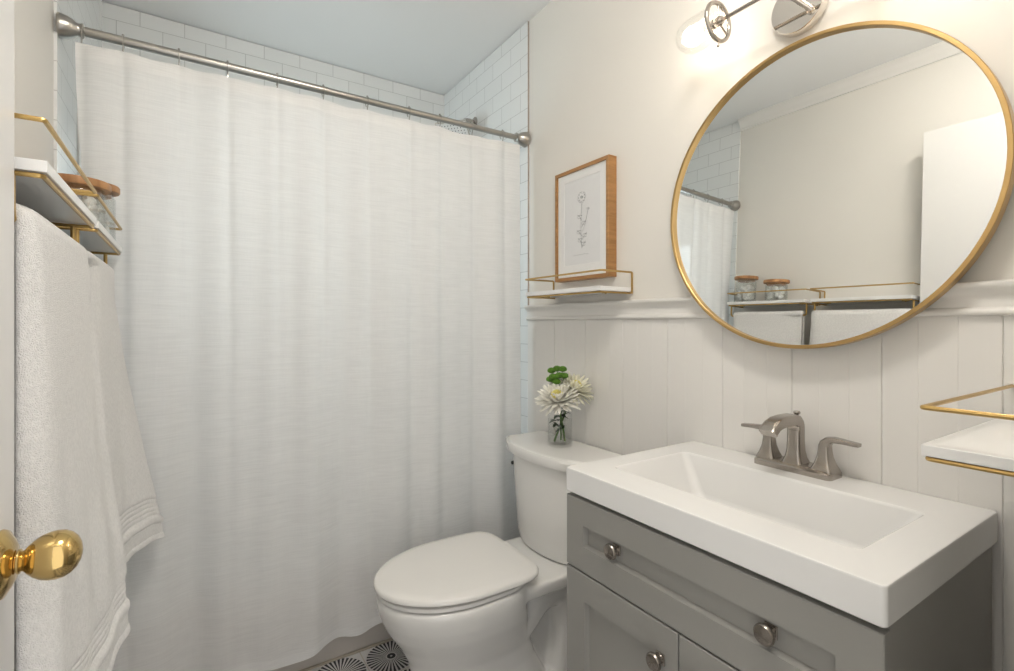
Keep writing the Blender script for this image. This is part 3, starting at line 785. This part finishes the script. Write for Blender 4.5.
# ------------------------------------------------------------------ jars with wooden lids
def jar(label, x, y, r, h, content):
    z = LZ+0.0212
    t = thing('storage_jar', label, 'jar', (x, y, z), 'wood lidded jars on the towel shelf')
    bm = B()
    lathe(bm, [(0.0, 0.0), (r*.96, 0.0), (r, .004), (r, h*.86), (r*.93, h*.93), (r*.93, h), (r*.88, h), (r*.88, h*.93), (r*.95, h*.85), (r*.95, .008), (0.0, .006)], (x, y, z), n=40, cap=False)
    obj('glass_body', bm, M['jarglass'], t, smooth=40)
    bm = B()
    lathe(bm, [(0.0, h-.010), (r*.84, h-.010), (r*.84, h+.0005), (r*1.14, h+.0005), (r*1.17, h+.003), (r*1.17, h+.014), (r*1.13, h+.017), (0, h+.018)], (x, y, z), n=40)
    obj('wooden_lid', bm, M['wood'], t, smooth=40, label='brown wooden lid')
    bm = B()
    rnd = random.Random(int(y*1000))
    placed = 0
    for k in range(content):
        a = rnd.uniform(0, 2*PI); q = math.sqrt(rnd.random())*r*.66
        zz = z + .020 + (h*.55)*k/content
        sphere(bm, (x+q*math.cos(a), y+q*math.sin(a), zz), .0115*rnd.uniform(.85, 1.1), 8, 6)
    o = obj('cotton_balls', bm, M['cotton'], base=(x, y, z+.008), smooth=180)
    tag(o, 'white cotton balls inside the ' + ('taller far jar' if h > .11 else 'shorter near jar'), 'cotton balls', kind='stuff')
jar('taller glass jar with wooden lid, nearer the shower curtain', L+0.088, 1.605, 0.052, 0.126, 46)
jar('shorter glass jar with wooden lid, farther from the shower curtain', L+0.086, 1.437, 0.053, 0.094, 44)

# ------------------------------------------------------------------ towels over the bars
def towel(name, label, y0, y1, zbar, xbar, front, zhem, zback, seed, hemtilt=0.0):
    """front(u, z) -> X of the front layer; a sheet draped over the bar, solid with thickness"""
    nu = 80; rows = []
    rnd = random.Random(seed)
    ph = [rnd.uniform(0, 6) for _ in range(6)]
    prof_n = 70
    bm = B()
    for i in range(nu+1):
        u = i/nu
        y = y0+(y1-y0)*u
        zh = zhem + hemtilt*u + 0.008*math.sin(u*7+ph[0])
        zk = zback + 0.006*math.sin(u*9+ph[1])
        wend = min(1.0, min(u, 1-u)*(y1-y0)/0.030); fac = max(0.12, math.sqrt(max(0, 1-(1-wend)**2)))
        row = []
        # back layer, bottom to bar
        for k in range(26):
            t = k/25
            z = zk + (zbar-zk)*t
            xb = xbar-0.017 - 0.026*(1-t) + 0.006*math.sin(u*13+ph[2]+z*2)*(1-t)
            row.append((xb, z))
        for k in range(1, 8):
            a = PI - PI*k/8
            row.append((xbar + 0.0165*math.cos(a), zbar + 0.0145*math.sin(a)))
        for k in range(1, 241):
            t = (k/240)
            z = zbar + (zh-zbar)*t
            ridge = 0.0
            d = z - zh
            if 0.055 < d < 0.110: ridge = 0.0028*math.sin((d-.055)*2*PI/0.011)-0.003
            if 0.046 < d <= 0.055: ridge = 0.004
            if d < 0.010: ridge = 0.003
            x = front(u, z) + ridge + 0.0035*math.sin(u*11+ph[3]+z*3)*t + 0.0022*math.sin(u*23+ph[4]-z*5)*t
            yy = y + 0.010*math.sin(z*6+ph[5])*t*(u-.5)
            row.append((x, z))
        row = [(xbar-.003+(x-xbar+.003)*fac, z) if z > zk else (x-(1-fac)*.012, z) for x, z in row]
        rows.append([bm.verts.new((x, y + 0.006*math.sin(z*8+ph[5])*(u-.3), z)) for x, z in row])
    for a, b in zip(rows, rows[1:]):
        for k in range(len(a)-1): bm.faces.new((a[k], a[k+1], b[k+1], b[k]))
    o = obj(name, bm, M['towel'], base=(xbar, (y0+y1)/2, zbar), smooth=180)
    sol = o.modifiers.new('thickness', 'SOLIDIFY'); sol.thickness = 0.009; sol.offset = 1.0
    bev = o.modifiers.new('round', 'SUBSURF'); bev.levels = 1; bev.render_levels = 1
    tag(o, label, 'towel', 'white bath towels on the gold bars')
    return o
def interp(tab, z):
    if z >= tab[0][0]: return tab[0][1]
    for (a, b), (c, d) in zip(tab, tab[1:]):
        if z >= c: return b + (d-b)*(a-z)/(a-c)
    return tab[-1][1]
XB = L+0.112; ZBAR = LZ-0.055
t1 = [(1.31, -.167), (1.20, -.163), (1.10, -.157), (0.96, -.148), (0.86, -.139), (0.78, -.128), (0.70, -.121), (0.56, -.119)]
towel('bath_towel', 'longer white terry towel behind the brass door knob', 0.846, 1.240, ZBAR, XB,
      lambda u, z: -.166 + (interp(t1, z)+.166)*(0.35+0.65*smooth01(u*1.2)) + 0.005*math.sin(PI*min(1,u*1.05)) + 0.011*math.exp(-((u-.88)/.07)**2)*min(1, (1.32-z)*4), 0.575, 0.44, 3)
t2 = [(1.31, -.167), (1.24, -.166), (1.08, -.145), (0.80, -.098), (0.66, -.070), (0.60, -.066)]
towel('bath_towel', 'shorter white terry towel hanging nearer the shower curtain', 1.288, 1.645, ZBAR, XB,
      lambda u, z: -.166 + (interp(t2, z)+.166)*(0.10+0.90*smooth01(u)) - .018*smooth01(1-u*3), 0.660, 0.71, 11, -0.072)

# ------------------------------------------------------------------ vase with flowers on the toilet tank
vx, vy, vz = 1.108, 1.372, 0.7402
vr, vh = 0.044, 0.128
vase = tag(obj('glass_vase', (lambda bm: (lathe(bm, [(0, 0), (vr*.97, 0), (vr, .004), (vr, vh-.002), (vr*.985, vh), (vr*.945, vh-.002), (vr*.945, .010), (0, .008)], (vx, vy, vz), n=40, cap=False), bm)[1])(B()), M['glass'], base=(vx, vy, vz), smooth=40),
    'clear glass cylinder vase on the toilet tank lid', 'vase')
bm = B(); lathe(bm, [(0, .0085), (vr*.93, .0105), (vr*.935, .012), (vr*.935, .092), (0, .092)], (vx, vy, vz), n=40)
tag(obj('vase_water', bm, M['water'], base=(vx, vy, vz+.0085), smooth=40), 'clear water filling most of the glass vase', 'water')

def petal(bm, c, d, side, length, width, curl, n=6):
    """narrow spoon-shaped petal from c along d, curling towards side"""
    d = d.normalized(); w = d.cross(side).normalized()
    rows = []
    for k in range(n+1):
        t = k/n
        p = c + d*length*t + side*curl*t*t*length
        hw = width*(0.35+0.65*math.sin(min(1, t*0.82+0.1)*PI)**0.8) if t < 1 else width*.25
        cup = side*hw*0.5
        rows.append([p - w*hw + cup*.6, p - cup*.1, p + w*hw + cup*.6])
    vs = [[bm.verts.new(q) for q in r] for r in rows]
    for a, b in zip(vs, vs[1:]):
        for i in range(2): bm.faces.new((a[i], a[i+1], b[i+1], b[i]))
def mum(label, c, axis, R, foot, seed, pm):
    rnd = random.Random(seed)
    c = Vector(c); ax = Vector(axis).normalized(); a, b = frame_axes(ax)
    t = thing('chrysanthemum', label, 'flower', foot, 'flowers in the glass vase')
    bm = B()
    for ring, (n, tilt, ln, cu) in enumerate(((26, -12, 1.0, .10), (26, 8, .96, .16), (24, 26, .84, .22), (20, 44, .68, .3), (16, 60, .50, .36))):
        for k in range(n):
            an = 2*PI*(k+rnd.uniform(-.3, .3))/n + ring*.13; ti = math.radians(tilt+rnd.uniform(-7, 7))
            rad = a*math.cos(an)+b*math.sin(an)
            d = rad*math.cos(ti)+ax*math.sin(ti)
            petal(bm, c + rad*R*.10, d, (ax*math.cos(ti)-rad*math.sin(ti)).normalized(), R*.93*ln*rnd.uniform(.88, 1.06), R*.075, cu*rnd.uniform(.5, 1.2))
    o = obj('petals', bm, pm, t, smooth=60, label='cream pointed petals'); 
    so = o.modifiers.new('thickness', 'SOLIDIFY'); so.thickness = 0.0007
    bm = B()
    rr = R*.24
    for k in range(46):
        f = (k+.5)/46; ph = math.acos(1-1.0*f); th = k*2.39996
        q = c + ax*R*.22 + (a*math.cos(th)*math.sin(ph)+b*math.sin(th)*math.sin(ph)+ax*math.cos(ph)*.8)*rr
        sphere(bm, q, R*.045, 6, 4)
    sphere(bm, c+ax*R*.18, rr*.9, 12, 8)
    obj('flower_heart', bm, M['pollen'], t, smooth=60, label='yellow centre')
    f = Vector(foot)
    mid = (c+f)/2 + Vector((0.004, 0.003, 0))
    bm = B(); tube(bm, rounded([f, mid, c - ax*R*.25, c - ax*R*.02], .03, 5), 0.0036, 8)
    obj('stem', bm, M['stem'], t, label='green stem')
    bm = B()
    for k in range(5):
        an = rnd.uniform(0, 2*PI); p = f + (c-f)*(0.30+.10*k)
        leaf_d = Vector((math.cos(an), math.sin(an), rnd.uniform(-.2, .5)))
        leafmesh(bm, p, leaf_d, 0.030, 0.010)
    obj('leaves', bm, M['leaf'], t, smooth=60, label='dark green leaves')
def leafmesh(bm, p, d, ln, w):
    d = d.normalized(); s = d.cross(Vector((0, 0, 1))).normalized(); up_ = s.cross(d)
    rows = []
    for k in range(7):
        t = k/6; hw = w*math.sin(PI*(t*.92+.06))*(1+.25*math.sin(k*2.6))
        q = p + d*ln*t - up_*ln*.25*t*t
        rows.append([bm.verts.new(q - s*hw + up_*hw*.3), bm.verts.new(q), bm.verts.new(q + s*hw + up_*hw*.3)])
    for a, b in zip(rows, rows[1:]):
        for i in range(2): bm.faces.new((a[i], a[i+1], b[i+1], b[i]))
toC = Vector((-vx, -vy, 0)).normalized()
def px_up(dx, dz, fw=0.0):
    """offset across / up / towards the room, from the vase axis"""
    right = Vector((0.843, -0.538, 0))
    return Vector((vx, vy, vz)) + right*dx + toC*fw + Vector((0, 0, dz))
mum('big cream chrysanthemum at the front of the vase', px_up(-.008, .166, .028), toC*.45+Vector((-.10, .06, .85)), 0.082, px_up(.018, .014, 0), 5, M['petal'])
mum('pale yellow chrysanthemum behind, leaning to the right', px_up(.050, .198, -.012), toC*.35+Vector((.38, -.24, .75)), 0.076, px_up(-.020, .014, .004), 9, M['petal2'])
# green button spray
gt = thing('button_chrysanthemum', 'bright green button flower cluster standing highest in the vase', 'flower', px_up(.004, .014, -.02), 'flowers in the glass vase')
bm = B()
tips = [(-.030, .262, -.012), (-.010, .270, .004), (.010, .268, -.004), (-.024, .243, .012), (-.002, .248, .018), (.016, .246, .010), (-.034, .232, -.004), (-.012, .226, .012)]
st0 = px_up(-.006, .190, -.015)
tube(bm, rounded([px_up(.004, .014, -.02), px_up(.002, .10, -.018), st0], .03, 5), .003, 8)
for tp in tips: tube(bm, [st0, (st0+px_up(*tp))/2 + Vector((0, 0, -.006)), px_up(*tp)], .0015, 6)
obj('stem', bm, M['stem'], gt)
for tp in tips:
    bm = B(); c = px_up(*tp)
    sphere(bm, c, .0130, 14, 9, (1, 1, .75))
    for k in range(60):
        f = (k+.5)/60; ph = math.acos(1-1.5*f); th = k*2.39996
        sphere(bm, c + Vector((math.cos(th)*math.sin(ph), math.sin(th)*math.sin(ph), math.cos(ph)*.75))*.0130, .0024, 5, 4)
    obj('flower_head', bm, M['green'], gt, smooth=60)
bm = B()
rnd = random.Random(4)
for k in range(22):
    an = rnd.uniform(0, 2*PI); p = px_up(rnd.uniform(-.020, .022), rnd.uniform(.060, .135), rnd.uniform(-.015, .018))
    leafmesh(bm, p, Vector((math.cos(an), math.sin(an), rnd.uniform(-.3, .5))), .026, .010)
obj('leaves', bm, M['leaf'], gt, smooth=60, label='dark green leaves')

# ------------------------------------------------------------------ sconce above the mirror
sx, sy, sz = W, 0.610, 1.945
sc = thing('wall_sconce', 'polished nickel two-light wall sconce above the round mirror', 'light fixture', (sx, sy, sz))
bm = B(); lathe(bm, [(0, 0), (.060, 0), (.0605, .002), (.0605, .022), (.0590, .0245), (0, .0250)], (sx-.0005, sy, sz-.029), (-1, 0, 0), 56)
obj('backplate', bm, M['polished'], sc, smooth=40)
ax_ = W-0.100; az = sz-.013
bm = B(); tube(bm, rounded([(sx-.024, sy, az), (ax_+.004, sy, az)], .01), .007, 12); sphere(bm, (ax_, sy, az), .0115, 16, 10)
obj('stem', bm, M['polished'], sc)
bm = B(); tube(bm, [(ax_, sy-.150, az), (ax_, sy+.150, az)], .0046, 12)
obj('arm', bm, M['steel'], sc)
for s in (1, -1):
    yr = sy+s*.153
    bm = B(); N_ = 40; RG = .0465
    tube(bm, [(ax_+RG*math.cos(2*PI*k/N_), yr, az+RG*math.sin(2*PI*k/N_)) for k in range(N_)], .0056, 10, closed=True)
    for k in range(3):
        a = PI/2 + 2*PI*k/3
        tube(bm, [(ax_, yr, az), (ax_+RG*math.cos(a), yr, az+RG*math.sin(a))], .0028, 8)
    lathe(bm, [(0, -.012), (.009, -.012), (.012, -.004), (.012, .004), (.009, .012), (0, .012)], (ax_, yr, az), (0, s, 0), 18)
    a = -PI/2; tube(bm, [(ax_, yr, az-RG), (ax_, yr, az-RG-.013)], .0022, 8); sphere(bm, (ax_, yr, az-RG-.014), .0038, 10, 6)
    ring = obj('shade_ring', bm, M['steel'], sc, smooth=50); BASE[ring] = BASE[sc]
    bm = B()
    outp = [(.0435, .0), (.0440, .03), (.0440, .070), (.0415, .086), (.0350, .101), (.0250, .111), (.0125, .1165), (.0, .118)]
    lathe(bm, outp + [(r_*.955, h_-.0018) for r_, h_ in reversed(outp)], (ax_, yr, az), (0, s, 0), 36, cap=False)
    obj('glass_shade', bm, M['glass'], sc, smooth=50, label='clear glass dome shade')
    bm = B(); lathe(bm, [(0, .010), (.013, .010), (.014, .014), (.014, .036), (0, .036)], (ax_, yr, az), (0, s, 0), 20)
    obj('socket', bm, M['polished'], sc)
    bm = B(); lathe(bm, [(.010, .036), (.012, .040), (.018, .052), (.0235, .064), (.0250, .074), (.0225, .086), (.0150, .095), (.006, .0985), (0, .099)], (ax_, yr, az), (0, s, 0), 24)
    obj('light_bulb', bm, M['bulb'], sc, smooth=60, label='glowing frosted bulb')
